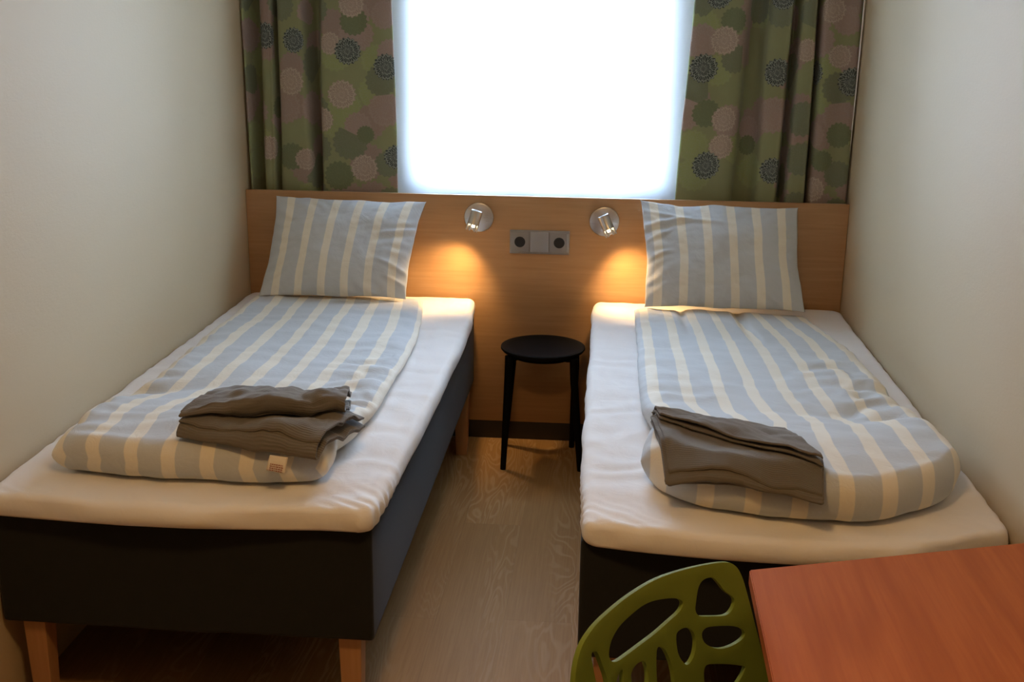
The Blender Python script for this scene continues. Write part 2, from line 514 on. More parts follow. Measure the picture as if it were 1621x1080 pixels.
# ------------------------------------------------------------------ headboard
hb = box('headboard', 0.002, W-0.002, 0.0, 0.016, 0.076, 0.974, M_head, bev=0.0015)
tag(hb, 'wide orange brown wood laminate headboard panel running wall to wall behind both beds', 'headboard')

# ------------------------------------------------------------------ curtains
def curtain(name, prof, z0, z1, ztop_ref, mat_fn, flowers, label, cat='curtain'):
    """prof rows: (x at the visible top, x at the bottom, y)."""
    n = len(prof)-1
    X1 = [(i, p[0]) for i, p in enumerate(prof)]; X0 = [(i, p[1]) for i, p in enumerate(prof)]
    Yt = [(i, p[2]) for i, p in enumerate(prof)]; Yb = [(i, p[3] if len(p) > 3 else p[2]) for i, p in enumerate(prof)]
    NA, NZ = n*9, 60
    arc = [0.0]; pa = None; xs = []
    for a in range(NA+1):
        s = a*n/NA
        x = 0.5*(interp(X0, s)+interp(X1, s)); y = 0.5*(interp(Yt, s)+interp(Yb, s)); xs.append(x)
        if pa: arc.append(arc[-1]+math.hypot(x-pa[0], y-pa[1]))
        pa = (x, y)
    vs, uvs, fs = [], [], []
    for k in range(NZ+1):
        z = z0+(z1-z0)*k/NZ
        h = (z-0.965)/(ztop_ref-0.965)
        h = min(h, 1.35)
        for a in range(NA+1):
            s = a*n/NA
            x = interp(X0, s)*(1-h)+interp(X1, s)*h
            y = interp(Yb, s)*(1-h)+interp(Yt, s)*h
            y += 0.004*fbm(x*6, z*1.5, 3.0)
            x += 0.004*fbm(x*5, z*2.0, 9.0)
            x = min(max(x, 0.003), W-0.003)
            vs.append((x, min(y, 0.185), z)); uvs.append((arc[a], z))
    for k in range(NZ):
        for a in range(NA):
            i = k*(NA+1)+a
            fs.append((i, i+1, i+NA+2, i+NA+1))
    def fu(fx, fz):   # arc position of a flower whose centre is seen at x, height z
        h = (fz-0.965)/(ztop_ref-0.965)
        best = min(range(NA+1), key=lambda a: abs(interp(X0, a*n/NA)*(1-h)+interp(X1, a*n/NA)*h-fx) + (0.02 if (interp(Yb, a*n/NA) > 0.09) else 0))
        return arc[best]
    lists = [[(fu(x, z), z, r) for (x, z, r) in L] for L in flowers]
    o = mk(name, vs, fs, mat_fn(*lists), None, uvs, True, [('SOLIDIFY', dict(thickness=0.0025, offset=0))])
    return tag(o, label, cat, 'floral curtains at the window')

profL = [(0.004, 0.010, 0.050), (0.010, 0.020, 0.045), (0.035, 0.032, 0.12), (0.058, 0.050, 0.135), (0.066, 0.062, 0.075), (0.075, 0.072, 0.048),
         (0.100, 0.095, 0.046), (0.112, 0.108, 0.052), (0.118, 0.118, 0.115), (0.128, 0.124, 0.12), (0.134, 0.132, 0.06), (0.150, 0.15, 0.045),
         (0.200, 0.215, 0.042), (0.222, 0.252, 0.048), (0.236, 0.266, 0.10), (0.262, 0.276, 0.145), (0.288, 0.284, 0.11), (0.297, 0.292, 0.062),
         (0.315, 0.312, 0.046), (0.38, 0.385, 0.042), (0.45, 0.455, 0.050), (0.51, 0.52, 0.044), (0.552, 0.578, 0.052), (0.556, 0.583, 0.060)]
profL = [(a+0.012*(a/0.556), b, *c) for a, b, *c in profL]
curtain('floral_curtain', profL, 0.925, 2.44, 1.68,
        lambda d, p, m: m_curtain('floral_print_l', d, p, m),
        [[(0.085, 1.545, 0.052), (0.199, 1.53, 0.050), (0.406, 1.493, 0.053), (0.545, 1.438, 0.052), (0.600, 1.105, 0.05)],
         [(0.180, 1.38, 0.056), (0.335, 1.52, 0.045), (0.375, 1.335, 0.058), (0.455, 1.06, 0.056), (0.09, 1.13, 0.05), (0.235, 1.09, 0.045), (0.42, 1.66, 0.05), (0.30, 1.24, 0.05)],
         [(0.461, 1.187, 0.036), (0.18, 1.10, 0.055), (0.36, 1.03, 0.06), (0.43, 1.60, 0.055), (0.12, 1.28, 0.045)]],
        'green and mauve flower print curtain hanging against the left wall beside the window')
profR = [(1.672, 1.640, 0.058), (1.678, 1.646, 0.050), (1.72, 1.69, 0.044), (1.78, 1.745, 0.050), (1.84, 1.80, 0.046), (1.868, 1.838, 0.060),
         (1.885, 1.855, 0.105), (1.900, 1.880, 0.125), (1.925, 1.905, 0.125), (1.940, 1.925, 0.10), (1.950, 1.935, 0.058), (1.970, 1.955, 0.045), (2.005, 1.99, 0.043),
         (2.022, 2.008, 0.05), (2.030, 2.020, 0.12), (2.046, 2.034, 0.135), (2.058, 2.045, 0.06), (2.070, 2.06, 0.046), (2.095, 2.10, 0.044),
         (2.106, 2.114, 0.052), (2.112, 2.12, 0.12), (2.122, 2.128, 0.12), (2.130, 2.136, 0.055), (2.155, 2.165, 0.042), (2.21, 2.215, 0.048), (2.255, 2.258, 0.044), (2.266, 2.268, 0.056)]
cr = curtain('floral_curtain', profR, 0.925, 2.44, 1.69,
        lambda d, p, m: m_curtain('floral_print_r', d, p, m),
        [[(1.716, 1.451, 0.056), (1.745, 1.099, 0.056), (1.757, 1.705, 0.05), (1.985, 1.44, 0.054), (2.125, 1.440, 0.05), (2.250, 1.411, 0.055), (1.988, 1.086, 0.052), (1.985, 1.70, 0.045)],
         [(1.79, 1.55, 0.055), (1.80, 1.27, 0.05), (2.16, 1.66, 0.05), (2.08, 1.52, 0.045), (1.795, 1.17, 0.05), (2.14, 1.02, 0.05), (2.20, 1.50, 0.045)],
         [(1.735, 1.29, 0.055), (2.17, 1.125, 0.042), (1.82, 1.62, 0.05), (2.22, 1.22, 0.05), (1.90, 1.17, 0.04)]],
        'green and mauve flower print curtain hanging against the right wall beside the window')
tube('edge_lining', [(2.268, 0.040, 2.42), (2.268, 0.040, 1.7), (2.267, 0.041, 1.45), (2.266, 0.044, 1.28), (2.266, 0.050, 1.10)], [0.0032, 0.0032, 0.0028, 0.002, 0.0012], M_white, cr, 8)['label'] = 'white piping down the wall side edge'

# sheer panel: gentle waves, a stitched hem at the foot
vs, uvs, fs = [], [], []
NA, NZ = 120, 50
sx0, sx1 = 0.545, 1.70
zs = [0.918+(0.995-0.918)*k/8 for k in range(8)]+[0.995+(2.42-0.995)*k/(NZ-8) for k in range(NZ-7)]
for z in zs:
    for a in range(NA+1):
        s = a/NA; x = sx0+(sx1-sx0)*s
        y = 0.150+0.010*math.sin(s*31+0.6*math.sin(z*2))*(0.5+0.5*sstep(1.0, 1.5, z))+0.008*fbm(x*4, z*0.7, 1.0)
        vs.append((x, min(y, 0.166), z)); uvs.append((x, z))
for k in range(len(zs)-1):
    for a in range(NA):
        i = k*(NA+1)+a; fs.append((i, i+1, i+NA+2, i+NA+1))
sh = mk('sheer_curtain', vs, fs, M_sheer, None, uvs)
tag(sh, 'thin white translucent curtain glowing with daylight across the window', 'sheer curtain')
vs2 = [(v[0], v[1]-0.0025, v[2]) for v in vs if v[2] <= 0.9951]
nr = len([z for z in zs if z <= 0.9951])
fs2 = [(k*(NA+1)+a, k*(NA+1)+a+1, (k+1)*(NA+1)+a+1, (k+1)*(NA+1)+a) for k in range(nr-1) for a in range(NA)]
mk('hem', vs2, fs2, M_sheer, sh)

# ------------------------------------------------------------------ soft things
def height_fn(vs, fs):
    t = BVHTree.FromPolygons([Vector(v) for v in vs], fs)
    def h(x, y, default):
        r = t.ray_cast(Vector((x, y, 1.5)), Vector((0, 0, -1)))
        return r[0].z if r[0] is not None else default
    return h

def slab(xl, xr, y0, yf, z0fn, T, ew, nS=90, nT=180, corner=0.0, wr=None, uw=None, pw=2.0, droop=None, side=None):
    """closed padded cloth body. xl(y), xr(y): side edges; y0: rear edge; yf(s): front edge; T(s,t): thickness; ew: edge rounding"""
    def sp(n, dense):
        out = []
        for i in range(n+1):
            a = i/n; c = 0.5-0.5*math.cos(PI*a)
            out.append(a*(1-dense)+c*dense)
        return out
    SS, TT = sp(nS, 0.75), sp(nT, 0.65)
    vs, uvs, idx = [], [], {}
    faces = []
    for side_ in (1, -1):
        for j, t in enumerate(TT):
            for i, s in enumerate(SS):
                border = i in (0, nS) or j in (0, nT)
                if side_ == -1 and border:
                    idx[(-1, i, j)] = idx[(1, i, j)]; continue
                yfv = yf(s); y = y0+t*(yfv-y0)
                L = abs(yfv-y0); a, b = xl(y), xr(y)
                if corner > 0:
                    for dd in (t*L, (1-t)*L):
                        if dd < corner:
                            ins = corner-math.sqrt(max(0, corner**2-(corner-dd)**2)); a += ins; b -= ins
                w = b-a; x = a+s*w
                ds = min(s, 1-s)*w; dt = min(t, 1-t)*L
                p1 = (1-(1-min(ds/ew, 1))**pw)**(1/pw); p2 = (1-(1-min(dt/ew, 1))**pw)**(1/pw)
                p = p1*p2
                th = T(s, t)
                z = z0fn(x, y, s, t)+th/2+side_*th/2*p
                if wr:
                    dx, dy, dz = wr(x, y, s, t, side_, p); x += dx; y += dy; z += dz
                if droop: z += droop(s, t, x, y)
                idx[(side_, i, j)] = len(vs); vs.append((x, y, z))
                uvs.append(((s*(uw or w)), y))
        for j in range(nT):
            for i in range(nS):
                q = [idx[(side_, i, j)], idx[(side_, i+1, j)], idx[(side_, i+1, j+1)], idx[(side_, i, j+1)]]
                if len(set(q)) >= 3:
                    faces.append(tuple(dict.fromkeys(q if side_ == -1 else q[::-1])))
    return vs, faces, uvs

def bed(x0, x1, label, yfront, xl, xr, yf, corner_gather, seed, gapr):
    e = thing('single_bed', ((x0+x1)/2, -1.0, 0), label, 'bed', 'single beds along the side walls')
    # upholstered box, a little soft at its edges
    bm = bmesh.new(); bm_box(bm, x0, x1, -1.98 if yfront is None else yfront, -0.022, 0.243, 0.528, 0.012, 3)
    bmesh.ops.subdivide_edges(bm, edges=[ed for ed in bm.edges if ed.calc_length() > 0.2], cuts=12, use_grid_fill=True)
    for v in bm.verts:
        if v.co.z < 0.27 or True:
            k = fbm(v.co.x*3+seed, v.co.y*3, v.co.z*4)
            v.co.y += 0.003*k; v.co.z += (0.003*k if v.co.z < 0.3 else 0)
    mk_bm('box_base', bm, M_base, e, smooth=True)
    yfr = (-1.98 if yfront is None else yfront)
    for (lx, ly) in ((x0+0.036, yfr+0.022), (x1-0.088, yfr+0.022), (x0+0.036, -0.20), (x1-0.055, -0.20)):
        bm = bmesh.new(); bm_box(bm, lx, lx+0.054, ly, ly+0.054, 0.0, 0.246, 0.003, 2)
        for v in bm.verts:
            k = 1-0.22*(1-v.co.z/0.246)
            v.co.x = lx+0.027+(v.co.x-lx-0.027)*k; v.co.y = ly+0.027+(v.co.y-ly-0.027)*k
        mk_bm('leg', bm, M_leg, e, smooth=False)
    def wr(x, y, s, t, sd, p):
        n = fbm(x*2.2+seed, y*1.4, 0.0, 4)
        dz = (0.0045*n + 0.0028*fbm(x*9, y*5+seed, 1.0)+0.0016*math.sin(y*46+7*fbm(x*3, y*3, seed))) if sd > 0 else 0.0
        dx = dy = 0
        edge = 1-p
        # gathers on the sides, strongest at the free front corner
        fc = sstep(0.80, 1.0, t)
        cg = corner_gather(s)*fc
        g = math.sin((x*1.0+y*1.3)*110+3*fbm(x*12, y*12, seed))
        dx += edge*0.0045*g*cg*(1 if s > 0.5 else -1)
        dy -= edge*0.003*math.sin(x*70+4*fbm(x*6, 2, seed))*fc*cg
        dy -= edge*0.014*fbm(x*3.5, 4, seed)*sstep(0.97, 1, t)
        dx += edge*0.006*fbm(y*5, 2.7, seed)*(1 if s > 0.5 else -1)*(0 if (s > 0.5) == gapr else 1)
        dz += 0.003*cg*g*p*sstep(0.9, 1, t)*(sd > 0)
        # the cover pulls down over the edge unevenly
        if p < 0.85 and sd < 0:
            dz -= 0.010*(0.6+0.6*fbm(x*3.1+seed, y*2.3, 5.0))*(1-p)
        return dx, dy, dz
    vs, fs, uvs = slab(xl, xr, -0.012, yf, lambda x, y, s, t: 0.521, lambda s, t: 0.060, 0.028, 110, 200, corner=0.045, wr=wr, pw=2.3)
    hf = height_fn(vs, fs)
    mk('mattress', vs, fs, M_sheet, e, uvs)['label'] = 'thin mattress in a creased white fitted sheet'
    return e, hf

LB = [(-2.1, 0.902), (-1.9, 0.903), (-1.66, 0.908), (-1.22, 0.917), (-0.39, 0.916), (-0.02, 0.893)]
bedL, hL = bed(0.008, 0.888, 'single bed with dark grey fabric base, standing along the left wall', None,
    lambda y: 0.004, lambda y: interp(LB, y), lambda s: -2.012-0.022*math.sin(PI*min(1, s*1.15)), lambda s: sstep(0.75, 1, s)+0.5*sstep(0.2, 0, s), 1.3, False)
RB = [(-2.1, 1.352), (-1.88, 1.350), (-1.476, 1.340), (-0.93, 1.342), (-0.06, 1.343)]
bedR, hR = bed(1.352, 2.266, 'single bed with dark grey fabric base, standing along the right wall', -1.995,
    lambda y: interp(RB, y), lambda y: 2.272, lambda s: -2.02-0.045*math.sin(PI*s)**0.8+0.055*sstep(0.72, 1.0, s), lambda s: 0.9*sstep(0.3, 0, s)+0.6*sstep(0.8, 1, s), 6.1, True)

ZM = 0.579
# left duvet
DL = [(-1.95, 0.122), (-1.80, 0.121), (-1.70, 0.104), (-1.57, 0.090), (-1.42, 0.100), (-1.26, 0.120), (-1.0, 0.110), (-0.79, 0.098), (-0.18, 0.085)]
DR = [(-1.95, 0.778), (-1.86, 0.776), (-1.78, 0.768), (-1.73, 0.754), (-1.69, 0.763), (-1.62, 0.787), (-1.55, 0.782), (-1.47, 0.794), (-1.30, 0.790), (-0.90, 0.788), (-0.55, 0.765), (-0.18, 0.714)]
def wrL(x, y, s, t, sd, p):
    if sd < 0: return 0.004*fbm(x*5, y*5, 8.0), 0, 0
    n = 0.010*fbm(x*2.0, y*2.0, 2.2, 4)
    n += 0.007*sstep(0.62, 0.95, s)*math.sin(y*42+5*fbm(x*6, y*6, 0.3))*sstep(-0.6, -1.3, y)
    n -= 0.016*math.exp(-((y+1.40-0.25*(x-0.1))/0.045)**2)*sstep(0.55, 0.1, s)     # hollow behind the folded-over end
    n += 0.004*math.sin(y*30+6*fbm(x*4, y*4, 1.3))*sstep(0.25, 0.0, s)
    return 0.004*fbm(x*5, y*5, 8.0), 0, n*p
vs, fs, uvs = slab(lambda y: interp(DL, y), lambda y: interp(DR, y), -0.185, lambda s: -1.900-0.030*math.sin(PI*s), lambda x, y, s, t: ZM+0.001,
    lambda s, t: 0.034+0.020*sstep(0.2, 0.75, t)+0.042*sstep(0.70, 0.90, t), 0.048, 90, 210, wr=wrL, uw=0.672, pw=2.0, corner=0.012)
vs = [(x, y, z+hL(x, y, ZM+0.002)-ZM+0.0035) for x, y, z in vs]; gL = height_fn(vs, fs)
o = mk('duvet', vs, fs, M_str_dl, None, uvs)
tag(o, 'blue grey and cream striped duvet folded lengthwise on the left bed', 'duvet', 'striped duvets')
# right duvet
EL = [(-2.0, 1.486), (-1.80, 1.482), (-1.73, 1.487), (-1.64, 1.505), (-1.56, 1.521), (-1.42, 1.500), (-1.32, 1.492), (-1.04, 1.494), (-0.2, 1.497)]
ER = [(-2.0, 2.222), (-1.80, 2.218), (-1.73, 2.214), (-1.57, 2.206), (-1.45, 2.196), (-1.29, 2.182), (-1.0, 2.178), (-0.69, 2.168), (-0.45, 2.14), (-0.2, 2.095)]
def wrR(x, y, s, t, sd, p):
    if sd < 0: return 0.004*fbm(x*5, y*5, 4.0), 0, 0
    n = 0.010*fbm(x*2.0+5, y*1.8, 6.2, 4)
    xc = 1.86+0.07*(y+0.2)*-1*0.6
    n -= 0.024*math.exp(-((x-xc)/0.016)**2)*sstep(-0.9, -0.25, y)
    n -= 0.016*math.exp(-((x-1.66+0.02*(y+0.2))/0.014)**2)*sstep(-0.7, -0.25, y)
    r = math.sin(y*38+x*12+6*fbm(x*5, y*5, 1.3))
    n += 0.008*r*sstep(0.5, 0.9, s)*sstep(-0.7, -1.1, y)*sstep(-1.65, -1.4, y)
    n -= 0.015*math.exp(-((y+1.42+0.15*(s-0.5))/0.05)**2)*sstep(0.45, 0.8, s)
    n += 0.0025*math.sin(y*50+4*fbm(x*8, y*3, 0.3))*sstep(0.3, 0, s)
    return 0.004*fbm(x*5, y*5, 4.0), 0, n*p
FR = [(0.0, -1.795), (0.06, -1.870), (0.14, -1.930), (0.26, -1.972), (0.42, -1.998), (0.58, -1.995), (0.72, -1.965), (0.86, -1.895), (0.95, -1.815), (1.0, -1.745)]
vs, fs, uvs = slab(lambda y: interp(EL, y), lambda y: interp(ER, y), -0.215, lambda s: interp(FR, s), lambda x, y, s, t: ZM+0.001,
    lambda s, t: 0.026+0.036*sstep(0.05, 0.6, t)+0.046*sstep(0.66, 0.88, t), 0.052, 100, 210, wr=wrR, uw=0.735, pw=2.0, corner=0.0)
vs = [(x, y, z+hR(x, y, ZM+0.002)-ZM+0.0035) for x, y, z in vs]; gR = height_fn(vs, fs)
o = mk('duvet', vs, fs, M_str_dr, None, uvs)
tag(o, 'blue grey and cream striped duvet with a rounded bulging end on the right bed', 'duvet', 'striped duvets')

# pillows
def pillow(bl, br, tl, tr, T, mat, label, seed, uw, dip=0.0, crz=None):
    bl, br, tl, tr = map(Vector, (bl, br, tl, tr))
    nrm = (br-bl).cross(tl-bl).normalized()
    if nrm.y > 0: nrm = -nrm
    N = 80
    idx, vs, uvs, fs = {}, [], [], []
    for sd in (1, -1):
        for j in range(N+1):
            for i in range(N+1):
                if sd == -1 and (i in (0, N) or j in (0, N)):
                    idx[(-1, i, j)] = idx[(1, i, j)]; continue
                a = i/N; b = j/N
                a = 0.35*a+0.65*(0.5-0.5*math.cos(PI*a)); b = 0.35*b+0.65*(0.5-0.5*math.cos(PI*b))
                # edges pulled in between the pointed corners
                pin_a = 0.024*math.sin(PI*b)**0.6*(1+0.5*fbm(b*3, seed, 1)); pin_b = 0.024*math.sin(PI*a)**0.6*(1+0.6*fbm(a*3, seed, 5))
                aa = a+(0.5-a)*2*pin_a; bb = b+(0.5-b)*2*pin_b*(1+dip*b)
                P = (bl*(1-aa)+br*aa)*(1-bb)+(tl*(1-aa)+tr*aa)*bb
                e1 = min(a, 1-a)*2; e2 = min(b, 1-b)*2
                prof = ((1-(1-e1)**2.6)**0.75)*((1-(1-e2)**2.6)**0.75)
                h = T/2*prof
                w = 0.013*fbm(a*3+seed, b*2.5, seed, 5)*prof
                if crz and sd > 0: w += 1.7*crz(a, b)*prof**0.3
                w += 0.004*math.sin(math.atan2(b-0.5, a-0.5)*26+4*fbm(a*3, b*3, seed))*sstep(0.45, 0.1, min(e1, e2))*prof**0.5
                d = h+(w if sd > 0 else 0)
                # hangs fuller towards the foot
                d *= (1.12-0.25*b)
                P = P+nrm*(sd*d)+Vector((0, 0, -0.006*fbm(a*4, seed, 2)*b))
                idx[(sd, i, j)] = len(vs); vs.append(P[:]); uvs.append((a*uw, b*0.42))
        for j in range(N):
            for i in range(N):
                q = [idx[(sd, i, j)], idx[(sd, i+1, j)], idx[(sd, i+1, j+1)], idx[(sd, i, j+1)]]
                q = list(dict.fromkeys(q))
                if len(q) >= 3: fs.append(tuple(q if sd > 0 else q[::-1]))
    o = mk('pillow', vs, fs, mat, None, uvs)
    return tag(o, label, 'pillow', 'striped pillows')
def crL(a, b):
    v = 0
    v += 0.006*math.exp(-((b-0.30+0.5*(a-0.88))/0.02)**2)*sstep(0.75, 0.85, a)
    v += 0.005*math.exp(-((b-0.66-0.3*(a-0.9))/0.018)**2)*sstep(0.68, 0.9, a)
    v += 0.004*math.exp(-((b-0.15+0.4*(a-0.93))/0.02)**2)*sstep(0.8, 0.9, a)
    v -= 0.004*math.exp(-((b-0.60-0.3*(a-0.9))/0.02)**2)*sstep(0.68, 0.9, a)
    return v
def crR(a, b):
    v = 0
    v += 0.007*math.exp(-((b-0.78-0.35*(a-0.1))/0.02)**2)*sstep(0.40, 0.1, a)
    v -= 0.005*math.exp(-((b-0.72-0.35*(a-0.1))/0.02)**2)*sstep(0.40, 0.1, a)
    v += 0.006*math.exp(-((b-0.66-0.6*(a-0.1))/0.018)**2)*sstep(0.25, 0.05, a)
    v += 0.005*math.exp(-((b-0.90+0.25*a)/0.02)**2)*sstep(0.7, 0.3, a)
    v += 0.005*math.exp(-((b-0.42-0.5*a)/0.02)**2)*sstep(0.16, 0.05, a)
    return v
pillow((0.112, -0.255, 0.618), (0.664, -0.255, 0.624), (0.132, -0.040, 0.962), (0.708, -0.040, 0.950), 0.125, M_str_pl,
       'blue grey and cream striped pillow leaning on the headboard above the left bed', 1.7, 0.58, crz=crL)
pillow((1.530, -0.257, 0.624), (2.100, -0.257, 0.624), (1.505, -0.042, 0.978), (2.082, -0.042, 0.966), 0.125, M_str_pr,
       'blue grey and cream striped pillow leaning on the headboard above the right bed', 4.2, 0.585, dip=0.7, crz=crR)

# towels: cloth ribbon folded back and forth, swept sideways
def ribbon(quad, ground, drop, hgt, hs, seed, endsq=(0.5, 1.0), wave=0.006, bulge=0.04, lift=0.0, N=110, mid=1.0):
    """quad = front-left, front-right, rear-right, rear-left in plan; hs = layer heights (0..1)"""
    fl, fr, rr, rl = [Vector((*p, 0)) for p in quad]
    path = []
    seg = 26; layers = len(hs)
    for k in range(layers):
        fwd = (k % 2 == 0)
        for i in range(seg+1):
            f = i/seg; v = f if fwd else 1-f        # v: 0 front, 1 rear
            path.append((v*0.94+0.03, hs[k]))
        if k < layers-1:
            end = 1 if fwd else 0
            gap = hs[k+1]-hs[k]
            for i in range(1, 10):
                a = PI*i/10
                bl = 0.02+bulge*gap
                path.append(((0.97+bl*math.sin(a)) if end else (0.03-bl*math.sin(a)), hs[k]+gap*(0.5-0.5*math.cos(a))))
    vs, uvs = [], []
    al = [0]
    for i in range(1, len(path)):
        al.append(al[-1]+math.hypot((path[i][0]-path[i-1][0])*0.3, (path[i][1]-path[i-1][1])*hgt))
    for i in range(N+1):
        u = i/N
        for k, (v, h) in enumerate(path):
            ins = 0.014*noise.noise(Vector((h*3.1+seed, seed, 1.0)))
            uu = u+ins*(1 if u > 0.5 else -1)*sstep(0.2, 0.5, abs(u-0.5))
            P = fl.lerp(fr, uu).lerp(rl.lerp(rr, uu), v)
            hh = hgt*(endsq[0]*(1-u)+endsq[1]*u+(mid-1)*math.sin(PI*u))*(0.9+0.5*noise.noise(Vector((u*2.2+seed, v*1.6, seed))))
            rise = 0.62+0.38*math.sin(PI*v) if v > 0.5 else 1.0
            P = P+Vector((0.006*fbm(u*4, h*3+seed, 2.0), 0.012*h*fbm(u*3+seed, h*2.0, 4.0)*(1 if v < 0.5 else 0.5), 0))
            g0 = ground(P.x, P.y, 0.66)
            z = g0+0.006+lift+hh*h*rise+wave*(h+0.0)*fbm(u*3.5+seed, v*2.5+h*0.4, seed, 3)
            vs.append((P.x, P.y, z)); uvs.append((al[k], u*0.4))
    m = len(path); fs = [(i*m+k, i*m+k+1, (i+1)*m+k+1, (i+1)*m+k) for i in range(N) for k in range(m-1)]
    return vs, fs, uvs
def join(parts):
    V, F, U = [], [], []
    for v, f, u in parts:
        o = len(V); V += v; U += u; F += [tuple(i+o for i in q) for q in f]
    return V, F, U
def towel(parts, mat, label):
    V, F, U = join(parts)
    o = mk('towel', V, F, mat, None, U, True, [('SOLIDIFY', dict(thickness=0.0046, offset=0))])
    return tag(o, label, 'towel', 'folded dark towels')
def over(g, x0, x1, yd, ky, kx):
    """surface the cloth lies on: the duvet top, carried on past its rounded edge with a gentle fall"""
    def f(x, y, d):
        xc = min(max(x, x0), x1); yy = yd(xc); yc = max(y, yy)
        z = max(g(xc+a, yc+b, d) for a in (-0.01, 0, 0.01) for b in (-0.01, 0, 0.01))
        return z-ky*max(0, yc-y-0.024)-kx*max(0, abs(x-xc)-0.02)
    return f
gL2 = over(gL, 0.10, 0.745, lambda x: -1.875, 0.62, 0.5)
low = [ribbon([(0.432, -1.900), (0.765, -1.945), (0.818, -1.700), (0.470, -1.665)], gL2, 0, 0.040, (0.0, 0.16, 0.84, 1.0), 2.1, (0.85, 1.0), 0.012, 0.07)]
hb_ = height_fn(low[0][0], low[0][1])
g2 = lambda x, y, d: max(hb_(x+a, y+b, 0) for a in (-0.008, 0.008) for b in (-0.008, 0.008)) or gL2(x, y, d)
g2b = lambda x, y, d: max(g2(x, y, d), gL2(x, y, d)+0.012)
tw = towel(low+[ribbon([(0.436, -1.890), (0.790, -1.785), (0.768, -1.630), (0.486, -1.700)], g2b, 0, 0.034, (0.0, 0.12, 1.0), 5.5, (0.55, 1.1), 0.012, 0.06, lift=0.003, mid=1.05)],
           M_towel, 'dark taupe towel loosely bundled with a white care label on left bed')
# care label hanging over the folded end of the duvet
def quadstrip(p00, p10, p11, p01, n, bulge, th):
    vs = []; fs = []
    p00, p10, p11, p01 = map(Vector, (p00, p10, p11, p01))
    nr_ = (p10-p00).cross(p01-p00).normalized()
    if nr_.y > 0: nr_ = -nr_
    for j in range(n+1):
        t_ = j/n
        for i in range(n+1):
            s_ = i/n
            P = (p00*(1-s_)+p10*s_)*(1-t_)+(p01*(1-s_)+p11*s_)*t_ + nr_*(bulge*math.sin(PI*t_)+th)
            vs.append(P[:])
    for j in range(n):
        for i in range(n):
            q = j*(n+1)+i; fs.append((q, q+1, q+n+2, q+n+1))
    return vs, fs
LA, LBq, LC, LD = (0.655, -1.938, 0.674), (0.696, -1.938, 0.670), (0.690, -1.948, 0.634), (0.648, -1.948, 0.641)
v, f_ = quadstrip(LA, LBq, LC, LD, 8, 0.003, 0.004)
lab = mk('care_label', v, f_, M_label, tw, None, True, [('SOLIDIFY', dict(thickness=0.0008, offset=0))])
lab['label'] = 'small white cloth care label with brown print'
V, F = [], []
random.seed(3)
A_, B_, C_, D_ = map(Vector, (LA, LBq, LC, LD))
for row in range(4):
    t0 = 0.42+row*0.13; s = 0.14
    while s < 0.84:
        w_ = random.uniform(0.04, 0.13)
        def PT(s_, t_):
            return (A_*(1-s_)+B_*s_)*(1-t_)+(D_*(1-s_)+C_*s_)*t_+Vector((0, -0.0056-0.003*math.sin(PI*t_), -0.001))
        q = [PT(s, t0), PT(s+w_, t0), PT(s+w_, t0+0.06), PT(s, t0+0.06)]
        o_ = len(V); V += [p[:] for p in q]; F.append((o_, o_+1, o_+2, o_+3)); s += w_+0.03
mk('label_print', V, F, M_ink, lab, None, False, [('SOLIDIFY', dict(thickness=0.0003, offset=0))])

gR2 = over(gR, 1.54, 2.1, lambda x: interp(FR, (x-1.486)/0.735)+0.055, 0.50, 0.35)
low = [ribbon([(1.534, -1.955), (1.846, -2.050), (1.864, -1.900), (1.508, -1.672)], gR2, 0, 0.026, (0.0, 0.3, 0.8, 1.0), 8.4, (1.0, 0.95), 0.003, 0.05)]
hb2 = height_fn(low[0][0], low[0][1])
g3 = lambda x, y, d: max(max(hb2(x+a, y+b, 0) for a in (-0.008, 0.008) for b in (-0.008, 0.008)), gR2(x, y, d)+0.012)
towel(low+[ribbon([(1.522, -1.745), (1.853, -1.998), (1.806, -1.768), (1.510, -1.662)], g3, 0, 0.016, (0.0, 1.0), 3.3, (0.9, 1.0), 0.007, 0.04, lift=0.003)],
      M_towel2, 'dark taupe towel folded flat into a slanted rectangle on the right bed')

